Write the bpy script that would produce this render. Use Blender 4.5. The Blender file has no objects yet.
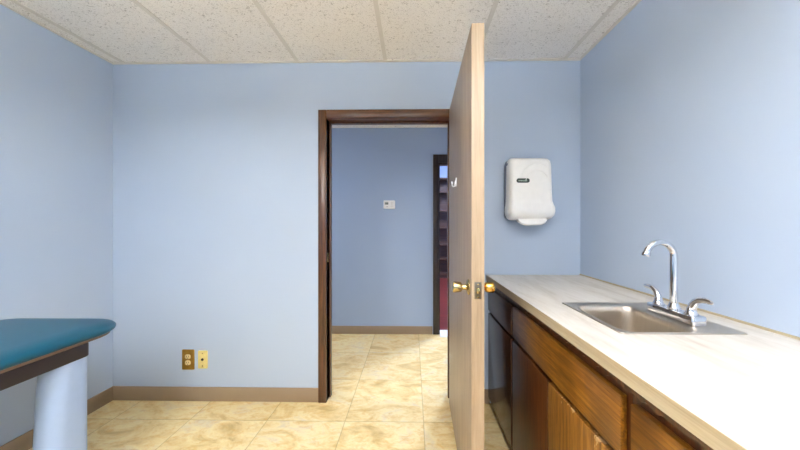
import bpy, bmesh, math, random
from mathutils import Vector, Matrix
random.seed(7)
S = bpy.context.scene
COL = S.collection
PI = math.pi

# ------------------------------------------------------------------ materials
def lin(c):
    return tuple((v/12.92 if v <= .04045 else ((v+.055)/1.055)**2.4) for v in (x/255 for x in c)) + (1,)

class NT:
    def __init__(s, name):
        s.m = bpy.data.materials.new(name); s.m.use_nodes = True
        s.t = s.m.node_tree; s.t.nodes.clear()
        s.out = s.n('ShaderNodeOutputMaterial'); s.b = s.n('ShaderNodeBsdfPrincipled')
        s.l(s.b.outputs[0], s.out.inputs[0])
    def n(s, k, **kw):
        x = s.t.nodes.new(k)
        for a, v in kw.items(): setattr(x, a, v)
        return x
    def l(s, a, b): s.t.links.new(a, b)
    def coords(s, scale=(1, 1, 1), off=(0, 0, 0), kind='Object'):
        tc = s.n('ShaderNodeTexCoord'); mp = s.n('ShaderNodeMapping')
        mp.inputs['Scale'].default_value = scale; mp.inputs['Location'].default_value = off
        s.l(tc.outputs[kind], mp.inputs[0]); return mp.outputs[0]
    def noise(s, vec, scale, detail=4, rough=.55, dist=0):
        x = s.n('ShaderNodeTexNoise'); s.l(vec, x.inputs['Vector'])
        x.inputs['Scale'].default_value = scale; x.inputs['Detail'].default_value = detail
        x.inputs['Roughness'].default_value = rough; x.inputs['Distortion'].default_value = dist
        return x.outputs[0]
    def ramp(s, fac, stops):
        r = s.n('ShaderNodeValToRGB'); e = r.color_ramp.elements
        while len(e) < len(stops): e.new(.5)
        for q, (p, c) in zip(e, stops):
            q.position = p; q.color = c if len(c) == 4 else lin(c)
        s.l(fac, r.inputs[0]); return r.outputs[0]
    def mix(s, fac, a, b, mode='MIX'):
        x = s.n('ShaderNodeMix', data_type='RGBA', blend_type=mode)
        for sock, v in ((x.inputs[0], fac), (x.inputs[6], a), (x.inputs[7], b)):
            if isinstance(v, (int, float)): sock.default_value = v
            elif isinstance(v, tuple): sock.default_value = v
            else: s.l(v, sock)
        return x.outputs[2]
    def math(s, op, a, b=0, c=None):
        x = s.n('ShaderNodeMath', operation=op)
        for i, v in enumerate((a, b) if c is None else (a, b, c)):
            if isinstance(v, (int, float)): x.inputs[i].default_value = v
            else: s.l(v, x.inputs[i])
        return x.outputs[0]
    def bump(s, h, strength=.2, dist=.002):
        x = s.n('ShaderNodeBump'); x.inputs['Strength'].default_value = strength
        x.inputs['Distance'].default_value = dist
        s.l(h, x.inputs['Height']); s.l(x.outputs[0], s.b.inputs['Normal'])
    def set(s, color=None, rough=.5, metal=0, coat=0, spec=None):
        if color is not None:
            if isinstance(color, tuple): s.b.inputs['Base Color'].default_value = color
            else: s.l(color, s.b.inputs['Base Color'])
        if isinstance(rough, (int, float)): s.b.inputs['Roughness'].default_value = rough
        else: s.l(rough, s.b.inputs['Roughness'])
        s.b.inputs['Metallic'].default_value = metal
        s.b.inputs['Coat Weight'].default_value = coat
        s.b.inputs['Coat Roughness'].default_value = .12
        if spec is not None: s.b.inputs['Specular IOR Level'].default_value = spec
        return s.m

def plain(name, c, rough=.5, metal=0, var=.06, scale=25, coat=0, spec=None, bump=0):
    t = NT(name); n = t.noise(t.coords(), scale, 3)
    k = t.mix(n, lin(tuple(x*(1-var) for x in c)), lin(tuple(min(255, x*(1+var)) for x in c)))
    if bump: t.bump(n, bump, .001)
    return t.set(k, rough, metal, coat, spec)

def paint(name, c, rough=.55):
    t = NT(name); v = t.coords()
    a = t.noise(v, 1.3, 2); f = t.noise(v, 180, 2)
    k = t.mix(a, lin(tuple(x*.975 for x in c)), lin(tuple(min(255, x*1.02) for x in c)))
    t.bump(f, .08, .001)
    return t.set(k, rough, spec=.35)

def wood(name, dark, mid, light, axis='Z', rough=.35, scale=1.0, coat=0, wear=None, blot=0):
    t = NT(name)
    sc = {'X': (1.6, 34, 34), 'Y': (34, 1.6, 34), 'Z': (34, 34, 1.6)}[axis]
    v = t.coords(tuple(q*scale for q in sc))
    g = t.noise(v, 1.6, 6, .6, .6)
    fine = t.noise(t.coords(tuple(q*6*scale for q in sc)), 1.5, 3, .6)
    h = t.math('ADD', t.math('MULTIPLY', g, .75), t.math('MULTIPLY', fine, .25))
    col = t.ramp(h, [(.33, dark), (.5, mid), (.67, light)])
    if blot:
        bl = t.noise(t.coords((1, 1, .6)), 5, 3)
        col = t.mix(t.math('MULTIPLY', t.ramp(bl, [(.42, (0, 0, 0)), (.62, (255, 255, 255))]), blot), col, lin(dark))
    r = rough
    if wear:
        wc, z0, z1, thr = wear                       # scraped veneer gathered along the top edge of the door
        sep = t.n('ShaderNodeSeparateXYZ'); t.l(t.coords(), sep.inputs[0])
        mr = t.n('ShaderNodeMapRange'); t.l(sep.outputs[2], mr.inputs[0])
        mr.inputs[1].default_value = z0; mr.inputs[2].default_value = z1
        mr.inputs[3].default_value = 0; mr.inputs[4].default_value = .3
        wn = t.noise(t.coords((9, 9, 4)), 1.7, 5, .65)
        m = t.math('GREATER_THAN', t.math('ADD', wn, mr.outputs[0]), thr)
        col = t.mix(t.math('MULTIPLY', m, .75), col, lin(wc))
    t.bump(fine, .12, .0008)
    return t.set(col, r, coat=coat)

M = {}
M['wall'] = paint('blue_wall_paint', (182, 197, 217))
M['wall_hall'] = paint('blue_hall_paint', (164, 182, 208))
M['wall_far'] = paint('pale_blue_far_paint', (190, 205, 230))
M['teal'] = plain('teal_vinyl', (4, 76, 98), .36, 0, .05, 90, spec=.5, bump=.05)
M['dark_frame'] = plain('dark_brown_metal', (40, 30, 30), .5)
M['board'] = plain('brown_board', (120, 96, 80), .6)
M['leg'] = plain('pale_blue_plastic', (164, 187, 222), .4, 0, .02)
M['casing'] = wood('dark_stained_casing', (48, 26, 14), (86, 52, 28), (112, 70, 40), 'Z', .3, coat=.25)
M['casing_h'] = wood('dark_stained_head_casing', (48, 26, 14), (86, 52, 28), (112, 70, 40), 'X', .3, coat=.25)
M['casing_dark'] = wood('blackish_casing', (30, 20, 18), (42, 30, 26), (56, 40, 34), 'Z', .35)
M['door'] = wood('taupe_door_veneer', (128, 111, 96), (152, 133, 114), (168, 150, 130), 'Z', .38, .8)
M['door_edge'] = wood('tan_door_edge', (150, 128, 102), (172, 150, 122), (186, 166, 140), 'Z', .4, .8)
M['brass'] = plain('polished_brass', (222, 178, 92), .2, 1, .04)
M['brass_pale'] = plain('satin_brass', (205, 184, 130), .25, 1, .04)
M['brass_dark'] = plain('aged_brass_plate', (168, 128, 52), .35, .45, .18, 40)
M['steel_dark'] = plain('worn_steel', (130, 124, 112), .4, 1, .12, 120)
M['chrome'] = plain('chrome', (225, 226, 230), .06, 1, .01)
M['white'] = plain('white_plastic', (248, 246, 241), .35, 0, .02)
M['hookwhite'] = plain('white_hook_plastic', (248, 248, 248), .3, 0, .01)
M['smoke'] = plain('smoky_grey_plastic', (86, 96, 118), .3)
M['paper'] = plain('white_paper', (250, 248, 244), .8, 0, .02)
M['badge'] = plain('dark_green_badge', (44, 56, 48), .4)
M['badgemark'] = plain('pale_badge_mark', (150, 165, 150), .5)
M['ivory'] = plain('ivory_plastic', (232, 208, 150), .4, 0, .03)
M['cream'] = plain('cream_wall_plate', (238, 218, 140), .4, 0, .06, 60)
M['slot'] = plain('dark_slot', (60, 44, 30), .6)
M['lcd'] = plain('grey_green_display', (92, 98, 92), .3)
M['greyprint'] = plain('grey_marks', (185, 180, 176), .5)
M['base'] = plain('taupe_vinyl_baseboard', (152, 132, 108), .5, 0, .05, 6)
M['tbar'] = plain('ceiling_grid_paint', (222, 215, 203), .5, 0, .02)
M['spill_white'] = plain('white_light_spill', (232, 228, 224), .4, 0, .04)  # white colour stands for light spilled on the floor
M['caulk'] = plain('beige_caulk', (178, 164, 136), .6)
cw = dict(axis='Y', rough=.28, coat=.35)
M['cab'] = wood('cabinet_wood', (40, 20, 9), (74, 38, 16), (100, 54, 22), 'Z', .32, coat=.3)
M['cab_drawer'] = wood('drawer_front_wood', (76, 43, 8), (136, 86, 20), (172, 118, 38), 'Y', .36, coat=.08, blot=.5, scale=1.7)
M['cab_drawer_shaded'] = wood('shaded_drawer_front_wood', (44, 22, 10), (70, 36, 16), (92, 50, 24), 'Y', .3, coat=.3, blot=.3, scale=1.7)  # drawer wood with the far corner's weaker light put into its colour
M['cab_door_shaded'] = wood('shaded_door_wood', (46, 24, 14), (72, 40, 24), (92, 54, 32), 'Z', .26, coat=.4, scale=1.7)  # door wood darkened in colour for the shade of the far corner
M['cab_door_mid'] = wood('brown_door_wood', (48, 24, 8), (84, 46, 16), (112, 66, 24), 'Z', .36, coat=.08, blot=.6, wear=((176, 134, 84), .45, .63, .92), scale=1.7)
M['cab_door_worn'] = wood('worn_door_wood', (78, 46, 12), (130, 84, 26), (162, 114, 46), 'Z', .4, wear=((196, 160, 112), .45, .63, .90), scale=1.7)
M['shelf'] = wood('bookcase_wood', (56, 34, 26), (84, 54, 42), (104, 70, 54), 'X', .45)
M['void'] = plain('dark_cabinet_inside', (34, 20, 12), .7)

def mk_floor():
    t = NT('travertine_tile'); tc = t.n('ShaderNodeTexCoord'); sep = t.n('ShaderNodeSeparateXYZ')
    t.l(tc.outputs['Object'], sep.inputs[0])
    ux = t.math('DIVIDE', t.math('SUBTRACT', sep.outputs[0], .068), .4905)
    uy = t.math('DIVIDE', t.math('SUBTRACT', sep.outputs[1], 1.787), .4835)
    def edge(u):
        f = t.math('FRACT', u); return t.math('MINIMUM', f, t.math('SUBTRACT', 1, f))
    d = t.math('MINIMUM', edge(ux), edge(uy))
    gr = t.ramp(d, [(.0025, (255, 255, 255)), (.006, (0, 0, 0))])
    cid = t.n('ShaderNodeCombineXYZ')
    t.l(t.math('FLOOR', ux), cid.inputs[0]); t.l(t.math('FLOOR', uy), cid.inputs[1])
    wn = t.n('ShaderNodeTexWhiteNoise', noise_dimensions='3D'); t.l(cid.outputs[0], wn.inputs[0])
    va = t.n('ShaderNodeVectorMath', operation='MULTIPLY_ADD')
    t.l(wn.outputs['Color'], va.inputs[0]); va.inputs[1].default_value = (9, 9, 9); t.l(tc.outputs['Object'], va.inputs[2])
    mp = t.n('ShaderNodeMapping'); mp.inputs['Rotation'].default_value = (0, 0, .6); mp.inputs['Scale'].default_value = (1, 1.8, 1)
    t.l(va.outputs[0], mp.inputs[0]); v = mp.outputs[0]
    a = t.noise(v, 4.2, 6, .62, .9); b = t.noise(v, 15, 6, .7, .6); c = t.noise(v, 45, 4, .7)
    base = t.ramp(a, [(.30, (206, 172, 110)), (.43, (236, 208, 146)), (.55, (246, 226, 172)), (.68, (232, 214, 180))])
    och = t.ramp(b, [(.5, (0, 0, 0)), (.72, (255, 255, 255))])
    k = t.mix(t.math('MULTIPLY', och, .7), base, lin((220, 168, 78)))
    k = t.mix(t.math('MULTIPLY', t.ramp(c, [(.52, (0, 0, 0)), (.75, (255, 255, 255))]), .3), k, lin((186, 146, 90)))
    k = t.mix(t.math('MULTIPLY', wn.outputs['Value'], .12), k, lin((190, 150, 90)))
    k = t.mix(t.math('MULTIPLY', gr, .52), k, lin((150, 118, 74)))
    t.bump(t.math('SUBTRACT', 1, gr), .3, .001)
    return t.set(k, t.math('ADD', .3, t.math('MULTIPLY', gr, .4)), spec=.4)
M['floor'] = mk_floor()

def mk_ceiling():
    t = NT('fissured_ceiling_tile'); v = t.coords((1, 1, 1))
    big = t.noise(v, 2.2, 2)
    f = t.noise(t.coords((1, 1.5, 1)), 60, 3, .7, 1.2)
    p = t.noise(v, 150, 2, .6)
    base = t.mix(big, lin((241, 235, 226)), lin((247, 242, 235)))
    k = t.mix(t.math('MULTIPLY', t.ramp(f, [(.57, (0, 0, 0)), (.66, (255, 255, 255))]), .55), base, lin((128, 112, 92)))
    k = t.mix(t.math('MULTIPLY', t.ramp(p, [(.58, (0, 0, 0)), (.68, (255, 255, 255))]), .4), k, lin((140, 124, 104)))
    t.bump(t.math('SUBTRACT', 1, f), .5, .003)
    return t.set(k, .9, spec=.1)
M['ceiling'] = mk_ceiling()

def mk_counter():
    t = NT('cream_laminate'); v = t.coords((9, 1.6, 9))
    a = t.noise(v, 1.6, 6, .65, .5); b = t.noise(t.coords((26, 4, 26)), 1.5, 4, .6); s = t.noise(t.coords((20, 5, 20), (3, 1, 0)), 1.2, 2)
    k = t.ramp(a, [(.3, (194, 185, 171)), (.5, (212, 205, 194)), (.7, (221, 215, 206))])
    k = t.mix(t.math('MULTIPLY', t.ramp(b, [(.55, (0, 0, 0)), (.72, (255, 255, 255))]), .4), k, lin((192, 178, 158)))
    k = t.mix(t.math('MULTIPLY', t.ramp(s, [(.69, (0, 0, 0)), (.76, (255, 255, 255))]), .5), k, lin((186, 164, 150)))
    return t.set(k, .42, spec=.35)
M['counter'] = mk_counter()
M['counter_edge'] = wood('beige_laminate_edge', (166, 148, 116), (184, 166, 134), (198, 182, 150), 'Y', .5)

def mk_steel():
    t = NT('brushed_stainless'); n = t.noise(t.coords((8, 260, 8)), 1, 3)
    k = t.mix(n, lin((196, 184, 168)), lin((216, 206, 192)))
    t.bump(n, .06, .0005)
    return t.set(k, .36, 1)
M['steel'] = mk_steel()

def mk_planks():
    t = NT('red_plank_floor'); tc = t.n('ShaderNodeTexCoord'); br = t.n('ShaderNodeTexBrick')
    t.l(tc.outputs['Object'], br.inputs[0])
    br.inputs['Color1'].default_value = lin((120, 46, 40)); br.inputs['Color2'].default_value = lin((92, 34, 34))
    br.inputs['Mortar'].default_value = lin((60, 24, 24)); br.inputs['Scale'].default_value = 1
    br.inputs['Brick Width'].default_value = 1.2; br.inputs['Row Height'].default_value = .12; br.inputs['Mortar Size'].default_value = .004
    g = t.noise(t.coords((2, 30, 1)), 2, 4)
    return t.set(t.mix(t.math('MULTIPLY', g, .5), br.outputs[0], lin((150, 70, 60))), .3)
M['planks'] = mk_planks()

def emit(name, c, strength):
    t = NT(name); e = t.n('ShaderNodeEmission'); e.inputs[0].default_value = lin(c); e.inputs[1].default_value = strength
    t.l(e.outputs[0], t.out.inputs[0]); return t.m
E_ROOM, E_UP, E_HALL, E_FAR = 22.0, 30.0, 17.0, 60.0
M['em_room'] = emit('room_diffuser', (250, 251, 255), E_ROOM)
M['em_up'] = emit('added_uplight', (250, 251, 255), E_UP)
M['em_hall'] = emit('hall_fill', (252, 250, 252), E_HALL)
M['em_far'] = emit('far_fill', (205, 222, 255), E_FAR)

# ------------------------------------------------------------------ mesh helpers
def box(bm, x0, x1, y0, y1, z0, z1, bev=0, seg=2):
    r = bmesh.ops.create_cube(bm, size=1)
    vs = r['verts']
    for v in vs:
        v.co = Vector(((x0+x1)/2 + v.co.x*(x1-x0), (y0+y1)/2 + v.co.y*(y1-y0), (z0+z1)/2 + v.co.z*(z1-z0)))
    if bev:
        es = list({e for v in vs for e in v.link_edges})
        bmesh.ops.bevel(bm, geom=es, offset=bev, segments=seg, profile=.5, affect='EDGES')

def loft(bm, rings, cap0=True, cap1=True, closed=True):
    R = [[bm.verts.new(p) for p in r] for r in rings]
    n = len(R[0])
    for a, b in zip(R, R[1:]):
        for i in range(n if closed else n-1):
            j = (i+1) % n
            bm.faces.new((a[i], a[j], b[j], b[i]))
    if cap0: bm.faces.new(R[0][::-1])
    if cap1: bm.faces.new(R[-1])
    return R

def rrect(x0, x1, y0, y1, r, n=6):
    pts = []
    for cx, cy, a0 in ((x1-r, y1-r, 0), (x0+r, y1-r, PI/2), (x0+r, y0+r, PI), (x1-r, y0+r, 1.5*PI)):
        for i in range(n+1):
            a = a0 + PI/2*i/n
            pts.append((cx+r*math.cos(a), cy+r*math.sin(a)))
    return pts

def slab(bm, x0, x1, y0, y1, z0, z1, rc, er, n=10, m=6):
    """rounded-corner slab with rolled top and bottom edges"""
    rings = []
    prof = [(er*(1-math.sin(a)), z0+er*(1-math.cos(a))) for a in (PI/2*i/m for i in range(m+1))]
    prof += [(er*(1-math.cos(a)), z1-er+er*math.sin(a)) for a in (PI/2*i/m for i in range(m+1))]
    for ins, z in prof:
        rings.append([(x, y, z) for x, y in rrect(x0+ins, x1-ins, y0+ins, y1-ins, max(.001, rc-ins), n)])
    loft(bm, rings)

def tube(bm, path, radii, n=14, cap=True):
    P = [Vector(p) for p in path]
    if isinstance(radii, (int, float)): radii = [radii]*len(P)
    T = []
    for i in range(len(P)):
        a = P[max(0, i-1)]; b = P[min(len(P)-1, i+1)]; T.append((b-a).normalized())
    up = Vector((0, 0, 1)) if abs(T[0].z) < .9 else Vector((1, 0, 0))
    N = T[0].cross(up).normalized(); rings = []
    for i, p in enumerate(P):
        if i: N = (N - T[i]*N.dot(T[i])).normalized()
        B = T[i].cross(N); r = radii[i]
        if not isinstance(r, tuple): r = (r, r)
        rings.append([tuple(p + N*r[0]*math.cos(2*PI*k/n) + B*r[1]*math.sin(2*PI*k/n)) for k in range(n)])
    loft(bm, rings, cap, cap)

def lathe(bm, prof, origin, axis, n=28):
    """prof: (distance along axis, radius)"""
    A = Vector(axis).normalized(); up = Vector((0, 0, 1)) if abs(A.z) < .9 else Vector((1, 0, 0))
    U = A.cross(up).normalized(); V = A.cross(U); O = Vector(origin)
    loft(bm, [[tuple(O + A*d + U*max(r, 1e-4)*math.cos(2*PI*k/n) + V*max(r, 1e-4)*math.sin(2*PI*k/n)) for k in range(n)] for d, r in prof])

def wloc(p):
    v = Vector((0, 0, 0))
    while p is not None: v += p.location; p = p.parent
    return v

def obj(name, bm, mat, parent=None, origin=None, xf=None):
    """link a bmesh given in world coordinates as ONE mesh object"""
    if xf is not None: bmesh.ops.transform(bm, matrix=xf, verts=bm.verts)
    o0 = wloc(parent) if parent else Vector(origin or (0, 0, 0))
    bmesh.ops.translate(bm, vec=-o0, verts=bm.verts)
    bmesh.ops.recalc_face_normals(bm, faces=bm.faces)
    for f in bm.faces: f.smooth = True
    for e in bm.edges:
        if len(e.link_faces) == 2 and e.calc_face_angle(0) > math.radians(38): e.smooth = False
    me = bpy.data.meshes.new(name); bm.to_mesh(me); bm.free()
    ob = bpy.data.objects.new(name, me); COL.objects.link(ob)
    me.materials.append(M[mat])
    if parent: ob.parent = parent
    else: ob.location = o0
    return ob

def B(*boxes, bev=0):
    bm = bmesh.new()
    for b in boxes: box(bm, *b, bev=bev)
    return bm

def thing(name, label, cat, loc, group=None):
    o = bpy.data.objects.new(name, None); COL.objects.link(o); o.empty_display_size = .1
    o.location = loc; o['label'] = label; o['category'] = cat
    if group: o['group'] = group
    return o
def tag(o, label, cat, group=None):
    o['label'] = label; o['category'] = cat
    if group: o['group'] = group
    return o
def struct(name, bm, mat, label, cat, parent=None):
    o = obj(name, bm, mat, parent)
    if not parent: o['kind'] = 'structure'; o['label'] = label; o['category'] = cat
    return o

# ------------------------------------------------------------------ the setting
XL, XR, YB, YF, H = -2.105, 1.150, 1.985, -1.70, 2.36
WT = .115                       # wall thickness
HY0, HY1 = YB+WT, 3.235         # hall
OL, OR, OH = -.596, .262, 1.967 # door opening
struct('floor', B((XL-.6, 3.2, YF-.1, HY1+.06, -.08, 0)), 'floor', 'cream and ochre travertine tile floor running into the hall', 'floor')
struct('floor', B((-.4, 3.2, HY1+.06, 8.0, -.08, 0)), 'planks', 'red brown plank floor seen through the far doorway', 'floor')
struct('wall_left', B((XL-.12, XL, YF, YB, 0, H+.1)), 'wall', 'pale blue painted wall beside the exam table', 'wall')
struct('wall_right', B((XR, XR+.12, YF, YB, 0, H+.1)), 'wall', 'pale blue painted wall behind the counter', 'wall')
struct('wall_back', B((XL-.12, OL, YB, HY0, 0, H+.1), (OR, XR+.12, YB, HY0, 0, H+.1), (OL, OR, YB, HY0, OH, H+.1)), 'wall', 'pale blue painted wall holding the doorway', 'wall')
struct('wall_front', B((XL-.12, XR+.12, YF-.12, YF, 0, H+.1)), 'wall', 'pale blue painted wall opposite the doorway', 'wall')
FL, FR, FH = .292, 1.15, 1.93   # far doorway
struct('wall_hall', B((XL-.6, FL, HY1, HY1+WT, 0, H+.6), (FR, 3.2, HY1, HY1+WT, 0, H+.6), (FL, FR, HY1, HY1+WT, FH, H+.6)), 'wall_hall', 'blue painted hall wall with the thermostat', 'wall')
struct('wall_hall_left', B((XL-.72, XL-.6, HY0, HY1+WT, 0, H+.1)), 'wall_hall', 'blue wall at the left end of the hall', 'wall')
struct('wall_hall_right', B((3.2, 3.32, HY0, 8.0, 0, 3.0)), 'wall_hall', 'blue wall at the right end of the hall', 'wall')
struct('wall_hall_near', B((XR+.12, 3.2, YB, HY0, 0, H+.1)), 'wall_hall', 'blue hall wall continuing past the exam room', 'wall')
struct('wall_far_back', B((-.4, 3.2, 7.0, 7.12, 0, 3.0)), 'wall_far', 'pale blue wall above the bookcase in the far room', 'wall')
struct('wall_far_left', B((-.52, -.4, HY1+WT, 7.12, 0, 3.0)), 'wall_far', 'pale blue side wall of the far room', 'wall')
struct('ceiling_far', B((-.52, 3.32, HY1+WT, 7.12, 2.95, 3.05)), 'wall_far', 'ceiling of the far room', 'ceiling')
struct('ceiling', B((XL, XR, YF, YB, H, H+.06)), 'ceiling', 'cream fissured acoustic tile ceiling', 'ceiling')
struct('ceiling_hall', B((XL-.6, 3.2, HY0, HY1, 2.325, 2.385)), 'ceiling', 'cream acoustic tile ceiling of the hall', 'ceiling')

# ceiling grid: wall angle and tees
gx = (-2.015, -1.405, -.797, -.188, .424, 1.036)
gy = (.80, -.42, -1.64)
bm = bmesh.new()
for x in gx: box(bm, x-.012, x+.012, YF, YB, H-.004, H+.002)
for y in gy: box(bm, XL, XR, y-.012, y+.012, H-.0035, H+.002)
struct('trim_1', bm, 'tbar', 'painted metal tee grid of the acoustic ceiling', 'ceiling grid')
struct('trim_2', B((XL, XR, YB-.018, YB, H-.006, H+.002), (XL, XL+.018, YF, YB-.018, H-.006, H+.002), (XR-.018, XR, YF, YB-.018, H-.006, H+.002)), 'tbar', 'thin painted wall angle around the ceiling edge', 'ceiling trim')

# baseboards
def baseb(name, x0, x1, y0, y1, ln, h=.097):
    bm = bmesh.new(); box(bm, x0, x1, y0, y1, 0, h, bev=.002)
    return struct(name, bm, 'base', ln, 'baseboard')
baseb('baseboard_left', XL, XL+.009, YF, YB, 'taupe vinyl baseboard along the wall by the exam table')
baseb('baseboard_back', XL+.009, OL-.055, YB-.009, YB, 'taupe vinyl baseboard under the two wall plates')
baseb('baseboard_back_right', OR+.06, .53, YB-.009, YB, 'short taupe baseboard behind the open door')
baseb('baseboard_hall', XL-.6, FL-.068, HY1-.009, HY1, 'taupe vinyl baseboard along the hall wall', .09)

# door frame of the exam room
CW = .056
fr = struct('trim_3', B((OL-.006, OL, YB-.006, HY0+.006, 0, OH), (OR, OR+.006, YB-.006, HY0+.006, 0, OH)), 'casing', 'dark stained wooden frame of the exam room doorway', 'door frame')
bm = bmesh.new(); box(bm, OL-CW, OL, YB-.016, YB, 0, OH+CW, bev=.003); obj('side_casing', bm, 'casing', fr)
bm = bmesh.new(); box(bm, OR, OR+CW, YB-.016, YB, 0, OH+CW, bev=.003); obj('side_casing', bm, 'casing', fr)
bm = bmesh.new(); box(bm, OL, OR, YB-.016, YB, OH, OH+CW, bev=.003); obj('head_casing', bm, 'casing_h', fr)
obj('head_jamb', B((OL-.006, OR+.006, YB-.006, HY0+.006, OH-.004, OH+.004)), 'casing_h', fr)
bm = bmesh.new()
box(bm, OL, OL+.012, YB+.05, YB+.085, 0, OH-.004, bev=.002)
box(bm, OR-.012, OR, YB+.05, YB+.085, 0, OH-.004, bev=.002)
box(bm, OL+.012, OR-.012, YB+.05, YB+.085, OH-.016, OH-.004, bev=.002)
obj('door_stop', bm, 'casing', fr)
bm = bmesh.new(); box(bm, OL-CW, OL, HY0, HY0+.014, 0, OH+CW, bev=.003); box(bm, OR, OR+CW, HY0, HY0+.014, 0, OH+CW, bev=.003); box(bm, OL, OR, HY0, HY0+.014, OH, OH+CW, bev=.003)
obj('hall_casing', bm, 'casing', fr)
bm = bmesh.new(); slab(bm, -.014, .014, -.032, .032, 0, .003, .006, .001, 4, 3)
sp = obj('strike_plate', bm, 'brass_pale', fr, xf=Matrix.Translation((OL, YB+.022, 1.0)) @ Matrix.Rotation(PI/2, 4, 'Y') @ Matrix.Rotation(PI/2, 4, 'Z'))
sp['label'] = 'small metal strike plate on the left jamb'

# far doorway frame
ff = struct('trim_4', B((FL, FL+.014, HY1-.004, HY1+WT+.004, 0, FH), (FR-.014, FR, HY1-.004, HY1+WT+.004, 0, FH), (FL, FR, HY1-.004, HY1+WT+.004, FH-.014, FH)), 'casing_dark', 'blackish brown frame of the doorway across the hall', 'door frame')
bm = bmesh.new(); box(bm, FL-.062, FL, HY1-.016, HY1, 0, FH+.09, bev=.003); obj('side_casing', bm, 'casing_dark', ff)
bm = bmesh.new(); box(bm, FR, FR+.062, HY1-.016, HY1, 0, FH+.09, bev=.003); obj('side_casing', bm, 'casing_dark', ff)
bm = bmesh.new(); box(bm, FL, FR, HY1-.016, HY1, FH, FH+.09, bev=.003); obj('head_casing', bm, 'casing_dark', ff)
struct('trim_5', B((FL+.014, FR-.014, HY1-.09, HY1+WT, 0, .006)), 'spill_white', 'white strip for light spilled on the floor at the far doorway', 'light spill')  # white slab put in for light spilling onto the hall floor
struct('trim_6', B((XR-.006, XR, -.9, YB, .885, .8925)), 'caulk', 'thin beige caulk line between counter and wall', 'caulk')

# ------------------------------------------------------------------ door leaf (open into the room)
DZ0, DZ1, DLEN, DTH = .012, 2.010, .848, .050
hx, hy = .2500, 1.966
ang = math.radians(-1.45)
# built closed-to-open axis: leaf runs toward -Y from the hinge, left face at local x=0
XF = Matrix.Translation((hx, hy, 0)) @ Matrix.Rotation(ang, 4, 'Z')
def DB(name, bm, mat, par): return obj(name, bm, mat, par, xf=XF)
bm = bmesh.new(); box(bm, 0, DTH, -DLEN+.004, 0, DZ0, DZ1, bev=.001)
door = obj('door_1', bm, 'door', None, (hx, hy, 0), xf=XF)
door['kind'] = 'structure'; door['label'] = 'taupe wood veneer door standing open into the room'; door['category'] = 'door'
DB('edge_strip', B((.0005, DTH-.0005, -DLEN, -DLEN+.004, DZ0, DZ1)), 'door_edge', door)
KY, KZ = -DLEN+.062, .972
bm = bmesh.new(); box(bm, DTH/2-.0135, DTH/2+.0135, -DLEN-.002, -DLEN+.001, KZ-.033, KZ+.033, bev=.0008)
lp = DB('latch_plate', bm, 'steel_dark', door); lp['label'] = 'worn metal latch plate in the door edge'
bm = bmesh.new(); box(bm, DTH/2-.007, DTH/2+.007, -DLEN-.010, -DLEN-.002, KZ-.011, KZ+.011, bev=.003); DB('latch_bolt', bm, 'brass_pale', lp)
bm = bmesh.new()
for dz in (-.025, .025): lathe(bm, [(0, .004), (.001, .004), (.0014, .002)], (DTH/2, -DLEN-.002, KZ+dz), (0, -1, 0), 12)
DB('screw', bm, 'brass_pale', lp)
for nx, x, mt, nk, lb in ((-1, 0, 'brass_pale', .026, 'satin brass round knob on the door face'), (1, DTH, 'brass', .012, 'polished gold knob on the counter side of the door')):
    rose = [(0, .032), (.003, .032), (.006, .028), (.009, .017), (.012, .0125)]
    kn = [(.010, .0115), (nk, .011), (nk+.003, .015), (nk+.006, .0195), (nk+.012, .021), (nk+.034, .0228), (nk+.037, .0222), (nk+.040, .019), (nk+.041, .010), (nk+.041, 0)]
    bm = bmesh.new(); lathe(bm, rose, (x, KY, KZ), (nx, 0, 0)); DB('knob_rose', bm, mt, door)
    bm = bmesh.new(); lathe(bm, kn, (x, KY, KZ), (nx, 0, 0)); k = DB('knob', bm, mt, door); k['label'] = lb
for z in (.25, 1.02, 1.78):
    bm = bmesh.new(); tube(bm, [(DTH+.004, .002, z-.05), (DTH+.004, .002, z+.05)], .006, 12)
    DB('hinge', bm, 'brass_dark', door)
# coat hook on the left face
HKY, HKZ = -.385, 1.462
bm = bmesh.new()
slab(bm, -.013, .013, -.026, .026, 0, .004, .010, .0018, 5, 3)
bmesh.ops.transform(bm, matrix=Matrix.Translation((0, HKY, HKZ)) @ Matrix.Rotation(-PI/2, 4, 'Y') @ Matrix.Rotation(PI/2, 4, 'Z'), verts=bm.verts)
pth = [(-.003, HKY, HKZ+.012), (-.007, HKY, HKZ-.004)]
for i in range(9):
    a = PI*i/8; pth.append((-.015+.008*math.cos(a), HKY, HKZ-.012-.012*math.sin(a)))
pth.append((-.024, HKY, HKZ+.004))
tube(bm, pth, [.0042]*(len(pth)-1)+[.0046], 10)
ck = DB('coat_hook', bm, 'hookwhite', door); ck['label'] = 'small white hook on the door face'

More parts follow.
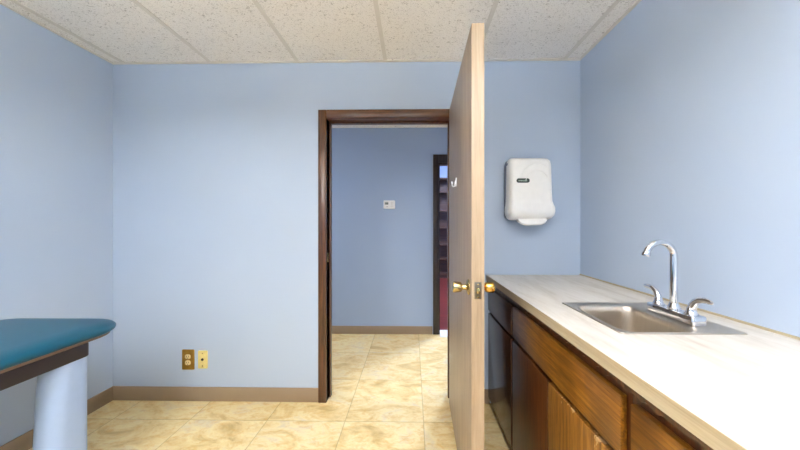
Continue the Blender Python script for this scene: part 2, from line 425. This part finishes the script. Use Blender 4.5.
# ------------------------------------------------------------------ exam table
TX1, TX0, TY1, TY0, TZ = -1.408, -2.085, 1.432, -.42, .770
tb = thing('exam_table', 'teal padded exam table with dark apron and pale blue rounded legs', 'exam table', ((TX0+TX1)/2, (TY0+TY1)/2, 0))
bm = bmesh.new(); rings = []
for k in range(6):
    a = PI/2*k/5; i = .014*(1-math.sin(a)); rings.append((i, .7235+.014*(1-math.cos(a))))
for k in range(1, 11):
    a = PI/2*k/10; rings.append((.085*(1-math.cos(a)), .7375+(TZ-.7375)*math.sin(a)))
loft(bm, [[(x, y, z) for x, y in rrect(TX0+i, TX1-i, TY0+i, TY1-i, .155-i, 14)] for i, z in rings]); pad = obj('pad', bm, 'teal', tb)
bm = bmesh.new(); slab(bm, TX0+.02, TX1-.012, TY0+.02, TY1-.03, .712, .7235, .13, .003, 10, 2); obj('support_board', bm, 'board', tb)
bm = bmesh.new(); slab(bm, TX0+.03, -1.420, TY0+.09, 1.248, .652, .712, .02, .006, 6, 3); obj('apron', bm, 'dark_frame', tb)
def leg(x0, x1, yn, yf, s):
    bm = bmesh.new(); rings = []
    for i in range(13):
        f = i/12; z = .652*(1-f); g = .030*(f**.8)
        a, b = (yn-g, yf) if s > 0 else (yn, yf+g)
        rings.append([(x, y, z) for x, y in rrect(x0, x1, a, b, .05, 9)])
    loft(bm, rings); return obj('leg', bm, 'leg', tb)
leg(-1.535, -1.424, 1.128, 1.262, 1)
leg(-2.05, -1.939, 1.128, 1.262, 1)
leg(-1.535, -1.424, -.30, -.166, -1)
leg(-2.05, -1.939, -.30, -.166, -1)

# ------------------------------------------------------------------ base cabinets
CX0 = .506
FX = .531                       # face of drawers and doors
CB = XR-.004
TOPZ = .850
DR0, DR1, DD0, DD1 = .648, .802, .052, .628
def carcass(parent, y0, y1, shelf=True):
    t = .018
    bm = B((FX+.02, CB, y0, y0+t, .05, TOPZ), (FX+.02, CB, y1-t, y1, .05, TOPZ), (FX+.02, CB, y0+t, y1-t, .05, .05+t), (CB-.008, CB, y0+t, y1-t, .05+t, TOPZ))
    obj('carcass', bm, 'void', parent)
    # face frame
    bm = B((FX+.004, FX+.02, y0, y0+.03, .03, TOPZ), (FX+.004, FX+.02, y1-.03, y1, .03, TOPZ), (FX+.004, FX+.02, y0+.03, y1-.03, .79, TOPZ), (FX+.004, FX+.02, y0+.03, y1-.03, .61, .66), (FX+.004, FX+.02, y0+.03, y1-.03, .03, .07))
    obj('face_frame', bm, 'cab', parent)
    # ragged top rail under the counter lip
    bm = bmesh.new(); n = int((y1-y0)/.013); rings = []
    for i in range(n+1):
        y = y0+(y1-y0)*i/n; dz = .010+.010*random.random()+(.006 if y < .85 else 0)*abs(math.sin(y*55))
        rings.append([(CX0+.005, y, TOPZ), (FX+.004, y, TOPZ), (FX+.004, y, TOPZ-.024), (CX0+.006, y, TOPZ-dz)])
    loft(bm, rings); e = obj('top_rail', bm, 'cab', parent); e['label'] = 'ragged brown rail under the counter edge'
    obj('toe_board', B((FX+.012, FX+.03, y0, y1, 0, .05)), 'void', parent)
def front(name, parent, y0, y1, z0, z1, mat, lab=None):
    bm = bmesh.new(); box(bm, FX-.014, FX+.004, y0, y1, z0, z1, bev=.003)
    o = obj(name, bm, mat, parent)
    if lab: o['label'] = lab
    return o
c1 = thing('base_cabinet', 'narrow base cabinet darkened for shade in the corner behind the open door', 'cabinet', (FX+.3, 1.745, 0), 'base cabinets under the counter')
carcass(c1, 1.508, 1.983)
front('drawer', c1, 1.518, 1.972, DR0, DR1, 'cab_drawer_shaded', 'brown drawer front darkened for shade')
front('door', c1, 1.518, 1.972, DD0, DD1, 'cab_door_shaded', 'glossy brown door darkened for shade')
c2 = thing('base_cabinet', 'amber brown sink cabinet with a long false drawer front above scuffed doors', 'cabinet', (FX+.3, 1.108, 0), 'base cabinets under the counter')
carcass(c2, .706, 1.507)
front('drawer_panel', c2, .722, 1.496, DR0, DR1, 'cab_drawer', 'long amber wood false drawer front')
front('door', c2, 1.112, 1.496, DD0, DD1, 'cab_door_mid', 'brown door with darker blotches')
front('door', c2, .722, 1.106, DD0, DD1, 'cab_door_worn', 'worn lighter door with scraped veneer at its top edge')
c3 = thing('base_cabinet', 'amber base cabinet nearest the viewer, cut off by the photo bottom edge', 'cabinet', (FX+.3, .30, 0), 'base cabinets under the counter')
carcass(c3, -.10, .705)
front('drawer', c3, -.086, .690, DR0, DR1, 'cab_drawer')
front('door', c3, .304, .690, DD0, DD1, 'cab_door_worn')
front('door', c3, -.086, .298, DD0, DD1, 'cab_door_mid')

# ------------------------------------------------------------------ countertop with sink cut-out
CY0, CY1 = -.12, YB-.002
SX0, SX1, SY0, SY1 = .651, 1.046, .905, 1.270
def holed(bm, x0, x1, y0, y1, hx0, hx1, hy0, hy1, z0, z1):
    def ring(z): 
        return ([bm.verts.new((x, y, z)) for x, y in ((x0, y0), (x1, y0), (x1, y1), (x0, y1))],
                [bm.verts.new((x, y, z)) for x, y in ((hx0, hy0), (hx1, hy0), (hx1, hy1), (hx0, hy1))])
    a, b = ring(z0), ring(z1)
    for i in range(4):
        j = (i+1) % 4
        bm.faces.new((b[0][i], b[0][j], b[1][j], b[1][i])); bm.faces.new((a[0][i], a[1][i], a[1][j], a[0][j]))
        bm.faces.new((a[0][i], a[0][j], b[0][j], b[0][i])); bm.faces.new((a[1][i], b[1][i], b[1][j], a[1][j]))
bm = bmesh.new(); holed(bm, CX0+.002, XR-.001, CY0, CY1, SX0+.014, SX1-.014, SY0+.014, SY1-.014, TOPZ, .885)
ct = tag(obj('countertop', bm, 'counter', None, (.83, .93, TOPZ)), 'long cream streaked laminate countertop holding the sink along the right wall', 'countertop')
bm = bmesh.new(); box(bm, CX0, CX0+.002, CY0, CY1, TOPZ-.002, .8848); e = obj('front_edge', bm, 'counter_edge', ct); e['label'] = 'beige edge band'
# ------------------------------------------------------------------ sink
bm = bmesh.new(); RZ = .885
BX0, BX1, BY0, BY1 = .682, .912, .928, 1.222
O = rrect(SX0, SX1, SY0, SY1, .012, 6)
def ring(p, z): return [(x, y, z) for x, y in p]
rings = [ring(O, RZ+.0004), ring(rrect(SX0+.003, SX1-.003, SY0+.003, SY1-.003, .011, 6), RZ+.004),
         ring(rrect(SX0+.010, SX1-.010, SY0+.010, SY1-.010, .012, 6), RZ+.0042),
         ring(rrect(BX0-.008, BX1+.008, BY0-.008, BY1+.008, .048, 6), RZ+.0012),
         ring(rrect(BX0-.003, BX1+.003, BY0-.003, BY1+.003, .045, 6), RZ-.001),
         ring(rrect(BX0, BX1, BY0, BY1, .042, 6), RZ-.006)]
for k in range(1, 7):
    f = k/6; rings.append(ring(rrect(BX0+.010*f, BX1-.010*f, BY0+.010*f, BY1-.010*f, .042, 6), RZ-.006-.115*f))
for k in range(1, 7):
    a = PI/2*k/6; s = .010+.03*(1-math.cos(a)); rings.append(ring(rrect(BX0+s, BX1-s, BY0+s, BY1-s, .042-.02*(k/6), 6), RZ-.121-.03*math.sin(a)))
loft(bm, rings, cap0=False)
sink = thing('sink', 'small square stainless steel drop-in sink set in the cream countertop', 'sink', ((SX0+SX1)/2, (SY0+SY1)/2, RZ))
bs = obj('basin', bm, 'steel', sink)
sm = bs.modifiers.new('thickness', 'SOLIDIFY'); sm.thickness = .0012; sm.offset = -1
bm = bmesh.new(); lathe(bm, [(0, .040), (.003, .040), (.0035, .032), (.0015, .026), (.0015, 0)], ((BX0+BX1)/2, (BY0+BY1)/2, RZ-.1512), (0, 0, 1)); obj('drain', bm, 'chrome', sink)

# ------------------------------------------------------------------ faucet
FXc, FYc, FZ = .958, 1.067, RZ+.0040
fc = thing('faucet', 'chrome gooseneck faucet with two lever handles on the sink back ledge', 'faucet', (FXc, FYc, FZ))
bm = bmesh.new()
rings = []
for ins, z in ((0, 0), (0, .026), (.0012, .0285), (.004, .0295), (.008, .030)):
    rings.append([(x, y, FZ+z) for x, y in rrect(FXc-.025+ins, FXc+.025-ins, FYc-.098+ins, FYc+.098-ins, .010-min(ins, .007), 6)])
loft(bm, rings); obj('base', bm, 'chrome', fc)
bm = bmesh.new(); lathe(bm, [(0, .021), (.006, .021), (.010, .017), (.022, .014), (.024, .0125)], (FXc, FYc, FZ+.028), (0, 0, 1)); obj('spout_collar', bm, 'chrome', fc)
bm = bmesh.new()
R = .050; ztop = FZ+.224
pth = [(FXc, FYc, FZ+.045+.0*i) for i in range(1)] + [(FXc, FYc, FZ+.045+(ztop-FZ-.045)*i/6) for i in range(1, 7)]
for i in range(1, 15):
    a = (PI*.93)*i/14; pth.append((FXc-R+R*math.cos(a), FYc, ztop+R*math.sin(a)))
tube(bm, pth, [.0118]*7+[.0112]*14, 18); obj('spout', bm, 'chrome', fc)
pe = Vector(pth[-1]); dr = (pe-Vector(pth[-2])).normalized()
bm = bmesh.new(); lathe(bm, [(0, .0125), (.002, .0135), (.013, .0135), (.016, .012), (.016, 0)], pe-dr*.003, dr, 20); obj('aerator', bm, 'chrome', fc)
for s in (-1, 1):
    y = FYc+s*.066
    bm = bmesh.new(); lathe(bm, [(0, .0195), (.004, .0195), (.008, .016), (.016, .0135), (.024, .0125), (.029, .009), (.031, .004), (.0312, 0)], (FXc, y, FZ+.028), (0, 0, 1))
    hb = obj('handle', bm, 'chrome', fc)
    bm = bmesh.new()
    pts = [(FXc, y, FZ+.044), (FXc+.001, y+s*.003, FZ+.060), (FXc+.001, y+s*.013, FZ+.076), (FXc, y+s*.028, FZ+.086), (FXc, y+s*.048, FZ+.089), (FXc, y+s*.064, FZ+.087), (FXc, y+s*.071, FZ+.086)]
    tube(bm, pts, [(.0125, .0115), (.0125, .0115), (.012, .0095), (.011, .0072), (.0095, .0055), (.0075, .0042), (.004, .002)], 14); obj('lever', bm, 'chrome', hb)

# ------------------------------------------------------------------ towel dispenser
DX0, DX1 = .622, .905
td = thing('paper_towel_dispenser', 'white rounded plastic paper towel dispenser mounted on the blue wall', 'towel dispenser', ((DX0+DX1)/2, YB, 1.25))
bm = bmesh.new(); rings = []
for z, ins in ((1.272, .02), (1.278, .006), (1.30, 0), (1.63, 0), (1.655, .008), (1.662, .02)):
    rings.append([(x, y, z) for x, y in rrect(DX0+.004+ins, DX1-.004-ins, 1.895, YB-.001, .012, 4)])
loft(bm, rings); o = obj('back_housing', bm, 'smoke', td); o['label'] = 'smoky grey back housing'
prof = [(1.258, 1.900, .030), (1.262, 1.872, .016), (1.272, 1.846, .005), (1.290, 1.830, -.005), (1.315, 1.824, -.009), (1.340, 1.826, -.008), (1.362, 1.836, -.003),
        (1.385, 1.846, 0), (1.45, 1.850, .001), (1.55, 1.852, .003), (1.62, 1.856, .004), (1.645, 1.864, .007), (1.660, 1.880, .014), (1.668, 1.905, .024)]
bm = bmesh.new(); rings = []
for z, yf, ins in prof:
    x0, x1 = DX0+ins, DX1-ins; y1 = 1.925
    r = min(.034, (y1-yf)*.9); P = [(x1, y1, z)]
    # open at the wall side: straight back, rounded front corners
    pts = [(x1, y1)] + [(x1-r+r*math.cos(a), yf+r-r*math.sin(a)) for a in (PI/2*i/6 for i in range(7))] + [(x0+r-r*math.sin(a), yf+r-r*math.cos(a)) for a in (PI/2*i/6 for i in range(7))] + [(x0, y1)]
    rings.append([(x, y, z) for x, y in pts])
loft(bm, rings)
def yfront(z):
    for (z0, y0, _), (z1, y1, _) in zip(prof, prof[1:]):
        if z0 <= z <= z1: return y0+(y1-y0)*(z-z0)/(z1-z0)
    return 1.85
for rx, rz in ((.095, .105), (.135, .150)):
    pth = []
    for i in range(25):
        a = math.radians(8+150*i/24); x = .800+rx*math.cos(a)*.85; z = 1.475+rz*math.sin(a)
        if x > DX1-.036: continue
        pth.append((x, yfront(z)+.0006, z))
    tube(bm, pth, .0045, 8)
cv = obj('cover', bm, 'white', td)
bm = bmesh.new(); slab(bm, -.042, .042, -.014, .014, 0, .004, .0135, .0015, 6, 2)
bx, bz = .708, 1.512
bg = obj('badge', bm, 'badge', td, xf=Matrix.Translation((bx, yfront(bz)+.001, bz)) @ Matrix.Rotation(PI/2, 4, 'X'))
bg['label'] = 'small dark oval badge'
bm = bmesh.new(); x = bx-.030
while x < bx+.022:
    w = random.uniform(.004, .007); hh = random.uniform(.004, .0065); box(bm, x, x+w, yfront(bz)-.0036, yfront(bz)-.0029, bz-hh, bz+hh*.7); x += w+.0022
obj('badge_mark', bm, 'badgemark', bg)
# paper towel hanging out at the bottom
bm = bmesh.new(); rings = []
for i in range(17):
    f = i/16; x = .676+.182*f; sg = math.sin(PI*f)**.5 if 0 < f < 1 else .0
    zb = 1.252-.030*sg-.003*math.sin(f*9)
    y0, y1 = 1.846-.004*sg, 1.885
    rings.append([(x, y0+.010, 1.268), (x, y0, 1.262), (x, y0-.002, zb+.010), (x, y0+.004, zb+.002), (x, y0+.012, zb), (x, y1, zb+.006), (x, y1+.004, 1.268)])
loft(bm, rings)
tag(obj('paper_towel', bm, 'paper', None, (.767, 1.866, 1.22)), 'folded white paper towel hanging out below the dispenser', 'paper towel')

# ------------------------------------------------------------------ wall plates
def plate(name, x0, x1, z0, z1, y, mat, label, cat):
    t = thing(name, label, cat, ((x0+x1)/2, y, z0))
    bm = bmesh.new(); slab(bm, -(x1-x0)/2, (x1-x0)/2, -(z1-z0)/2, (z1-z0)/2, 0, .007, .006, .003, 4, 3)
    obj('cover_plate', bm, mat, t, xf=Matrix.Translation(((x0+x1)/2, y, (z0+z1)/2)) @ Matrix.Rotation(PI/2, 4, 'X'))
    return t
t = plate('power_outlet', -1.610, -1.524, .217, .358, YB, 'brass_dark', 'brass plate duplex outlet low on the blue wall', 'outlet')
cx = -1.567
for z in (.267, .309):
    bm = bmesh.new(); slab(bm, -.0195, .0195, -.0165, .0165, 0, .004, .013, .0015, 6, 2)
    r = obj('receptacle', bm, 'ivory', t, xf=Matrix.Translation((cx, YB-.006, z)) @ Matrix.Rotation(PI/2, 4, 'X'))
    obj('slot', B((cx-.008, cx-.0055, YB-.0106, YB-.0098, z-.002, z+.008), (cx+.0055, cx+.008, YB-.0106, YB-.0098, z-.002, z+.008), (cx-.002, cx+.002, YB-.0106, YB-.0098, z-.011, z-.006)), 'slot', r)
bm = bmesh.new(); lathe(bm, [(0, .004), (.0015, .004), (.002, .002)], (cx, YB-.007, .288), (0, -1, 0), 12); obj('screw', bm, 'brass', t)
t = plate('jack_plate', -1.498, -1.430, .226, .351, YB, 'cream', 'cream wall plate with one small jack right of the brass outlet', 'wall plate')
cx = -1.464
bm = bmesh.new(); lathe(bm, [(0, .009), (.003, .009), (.004, .0075), (.004, .005), (.002, .005), (.002, 0)], (cx, YB-.0065, .290), (0, -1, 0), 16); obj('jack', bm, 'slot', t)
for z in (.332, .245):
    bm = bmesh.new(); lathe(bm, [(0, .004), (.0015, .004), (.002, .002)], (cx, YB-.0068, z), (0, -1, 0), 12); obj('screw', bm, 'brass_pale', t)

# thermostat in the hall
t = thing('thermostat', 'small white thermostat with grey display on the hall wall', 'thermostat', (-.262, HY1, 1.41))
bm = bmesh.new(); slab(bm, -.065, .065, -.047, .047, 0, .024, .008, .005, 4, 3)
obj('body', bm, 'white', t, xf=Matrix.Translation((-.262, HY1, 1.458)) @ Matrix.Rotation(PI/2, 4, 'X'))
obj('display', B((-.312, -.272, HY1-.0255, HY1-.0235, 1.457, 1.482)), 'lcd', t)
bm = bmesh.new()
for i in range(4): box(bm, -.250+.0001, -.212, HY1-.0248, HY1-.0238, 1.435+.014*i, 1.438+.014*i)
box(bm, -.232, -.230, HY1-.0248, HY1-.0238, 1.432, 1.49)
obj('vent_marks', bm, 'greyprint', t)
obj('button', B((-.300, -.290, HY1-.0258, HY1-.0235, 1.430, 1.438), (-.284, -.274, HY1-.0258, HY1-.0235, 1.430, 1.438), bev=.0005), 'greyprint', t)

# wall screw on the right wall
bm = bmesh.new(); lathe(bm, [(0, .0045), (.003, .0045), (.0045, .0025), (.0045, 0)], (XR, .857, 1.447), (-1, 0, 0), 12)
tag(obj('screw', bm, 'steel_dark', None, (XR, .857, 1.447)), 'tiny grey screw head in the bare right wall', 'screw')

# ------------------------------------------------------------------ bookcase in the far room
bk = thing('bookcase', 'tall brown wooden bookcase with empty shelves in the far room', 'bookcase', (.9, 6.8, 0))
bx0, bx1, by0, by1, bh = .0, 1.8, 6.66, 6.98, 2.33
obj('back_panel', B((bx0+.03, bx1-.03, by1-.012, by1, .08, bh-.03)), 'shelf', bk)
for x in (bx0, bx1-.03): obj('side_panel', B((x, x+.03, by0, by1, 0, bh)), 'shelf', bk)
obj('top_panel', B((bx0+.03, bx1-.03, by0, by1, bh-.03, bh)), 'shelf', bk)
for z in (.08, .44, .77, 1.16, 1.56, 2.0):
    obj('shelf', B((bx0+.03, bx1-.03, by0+.005, by1-.012, z-.015, z+.015)), 'shelf', bk)
obj('plinth', B((bx0+.03, bx1-.03, by0+.03, by0+.05, 0, .065)), 'shelf', bk)

# ------------------------------------------------------------------ added lights out of view
def fill_troffer(x0, x1, y0, y1, z, em, label):  # unseen lights added to brighten the hall and the far room
    t = thing('added_ceiling_light', label, 'added light', ((x0+x1)/2, (y0+y1)/2, z))
    obj('frame', B((x0, x0+.025, y0, y1, z-.012, z-.001), (x1-.025, x1, y0, y1, z-.012, z-.001), (x0+.025, x1-.025, y0, y0+.025, z-.012, z-.001), (x0+.025, x1-.025, y1-.025, y1, z-.012, z-.001)), 'tbar', t)
    obj('diffuser', B((x0+.025, x1-.025, y0+.025, y1-.025, z-.009, z-.003)), em, t)
def fill_pendant(x0, x1, y0, y1, z0, z1, label):  # unseen overhead lamps; uplight and second fixture added to brighten ceiling and dispenser
    t = thing('added_pendant', label, 'added light', ((x0+x1)/2, (y0+y1)/2, H))
    bm = bmesh.new()
    for a, b, c, d in ((x0, x0+.015, y0, y1), (x1-.015, x1, y0, y1), (x0+.015, x1-.015, y0, y0+.015), (x0+.015, x1-.015, y1-.015, y1)): box(bm, a, b, c, d, z0, z1)
    obj('housing', bm, 'tbar', t)
    obj('lower_diffuser', B((x0+.015, x1-.015, y0+.015, y1-.015, z0+.002, z0+.008)), 'em_room', t)
    obj('added_uplight', B((x0+.015, x1-.015, y0+.015, y1-.015, z1-.008, z1-.002)), 'em_up', t)
    for y in (y0+.12, y1-.12):
        bm = bmesh.new(); tube(bm, [((x0+x1)/2, y, z1-.004), ((x0+x1)/2, y, H)], .006, 10); obj('stem', bm, 'tbar', t)
fill_pendant(-1.24, -1.02, -.85, .45, 2.02, 2.06, 'added unseen up and down light nearer the exam table')
fill_pendant(.16, .38, -.85, .45, 2.02, 2.06, 'added unseen up and down light nearer the counter')
fill_troffer(-2.6, -2.0, 2.37, 2.97, 2.325, 'em_hall', 'unseen light added to brighten the left of the hall')
fill_troffer(1.9, 2.5, 2.37, 2.97, 2.325, 'em_hall', 'unseen light added to brighten the right of the hall')
fill_troffer(1.2, 1.8, 4.2, 5.4, 2.95, 'em_far', 'unseen light added to brighten the far room')

# ------------------------------------------------------------------ camera, world, view
W = bpy.data.worlds.new('world'); S.world = W; W.use_nodes = True
W.node_tree.nodes['Background'].inputs[0].default_value = (.6, .7, .8, 1)
W.node_tree.nodes['Background'].inputs[1].default_value = .05
cd = bpy.data.cameras.new('camera'); cam = bpy.data.objects.new('camera', cd); COL.objects.link(cam)
cam.location = (0, 0, 1.225); cam.rotation_euler = (PI/2, 0, .015)
cd.sensor_width = 36; cd.lens = 287/800*36; cd.shift_x = -.0104; cd.shift_y = .0004; cd.clip_start = .02
S.camera = cam
S.cycles.diffuse_bounces = 10; S.cycles.max_bounces = 14
vs = S.view_settings; vs.view_transform = 'Standard'; vs.look = 'None'; vs.gamma = 1; vs.use_curve_mapping = False; vs.exposure = 0.84
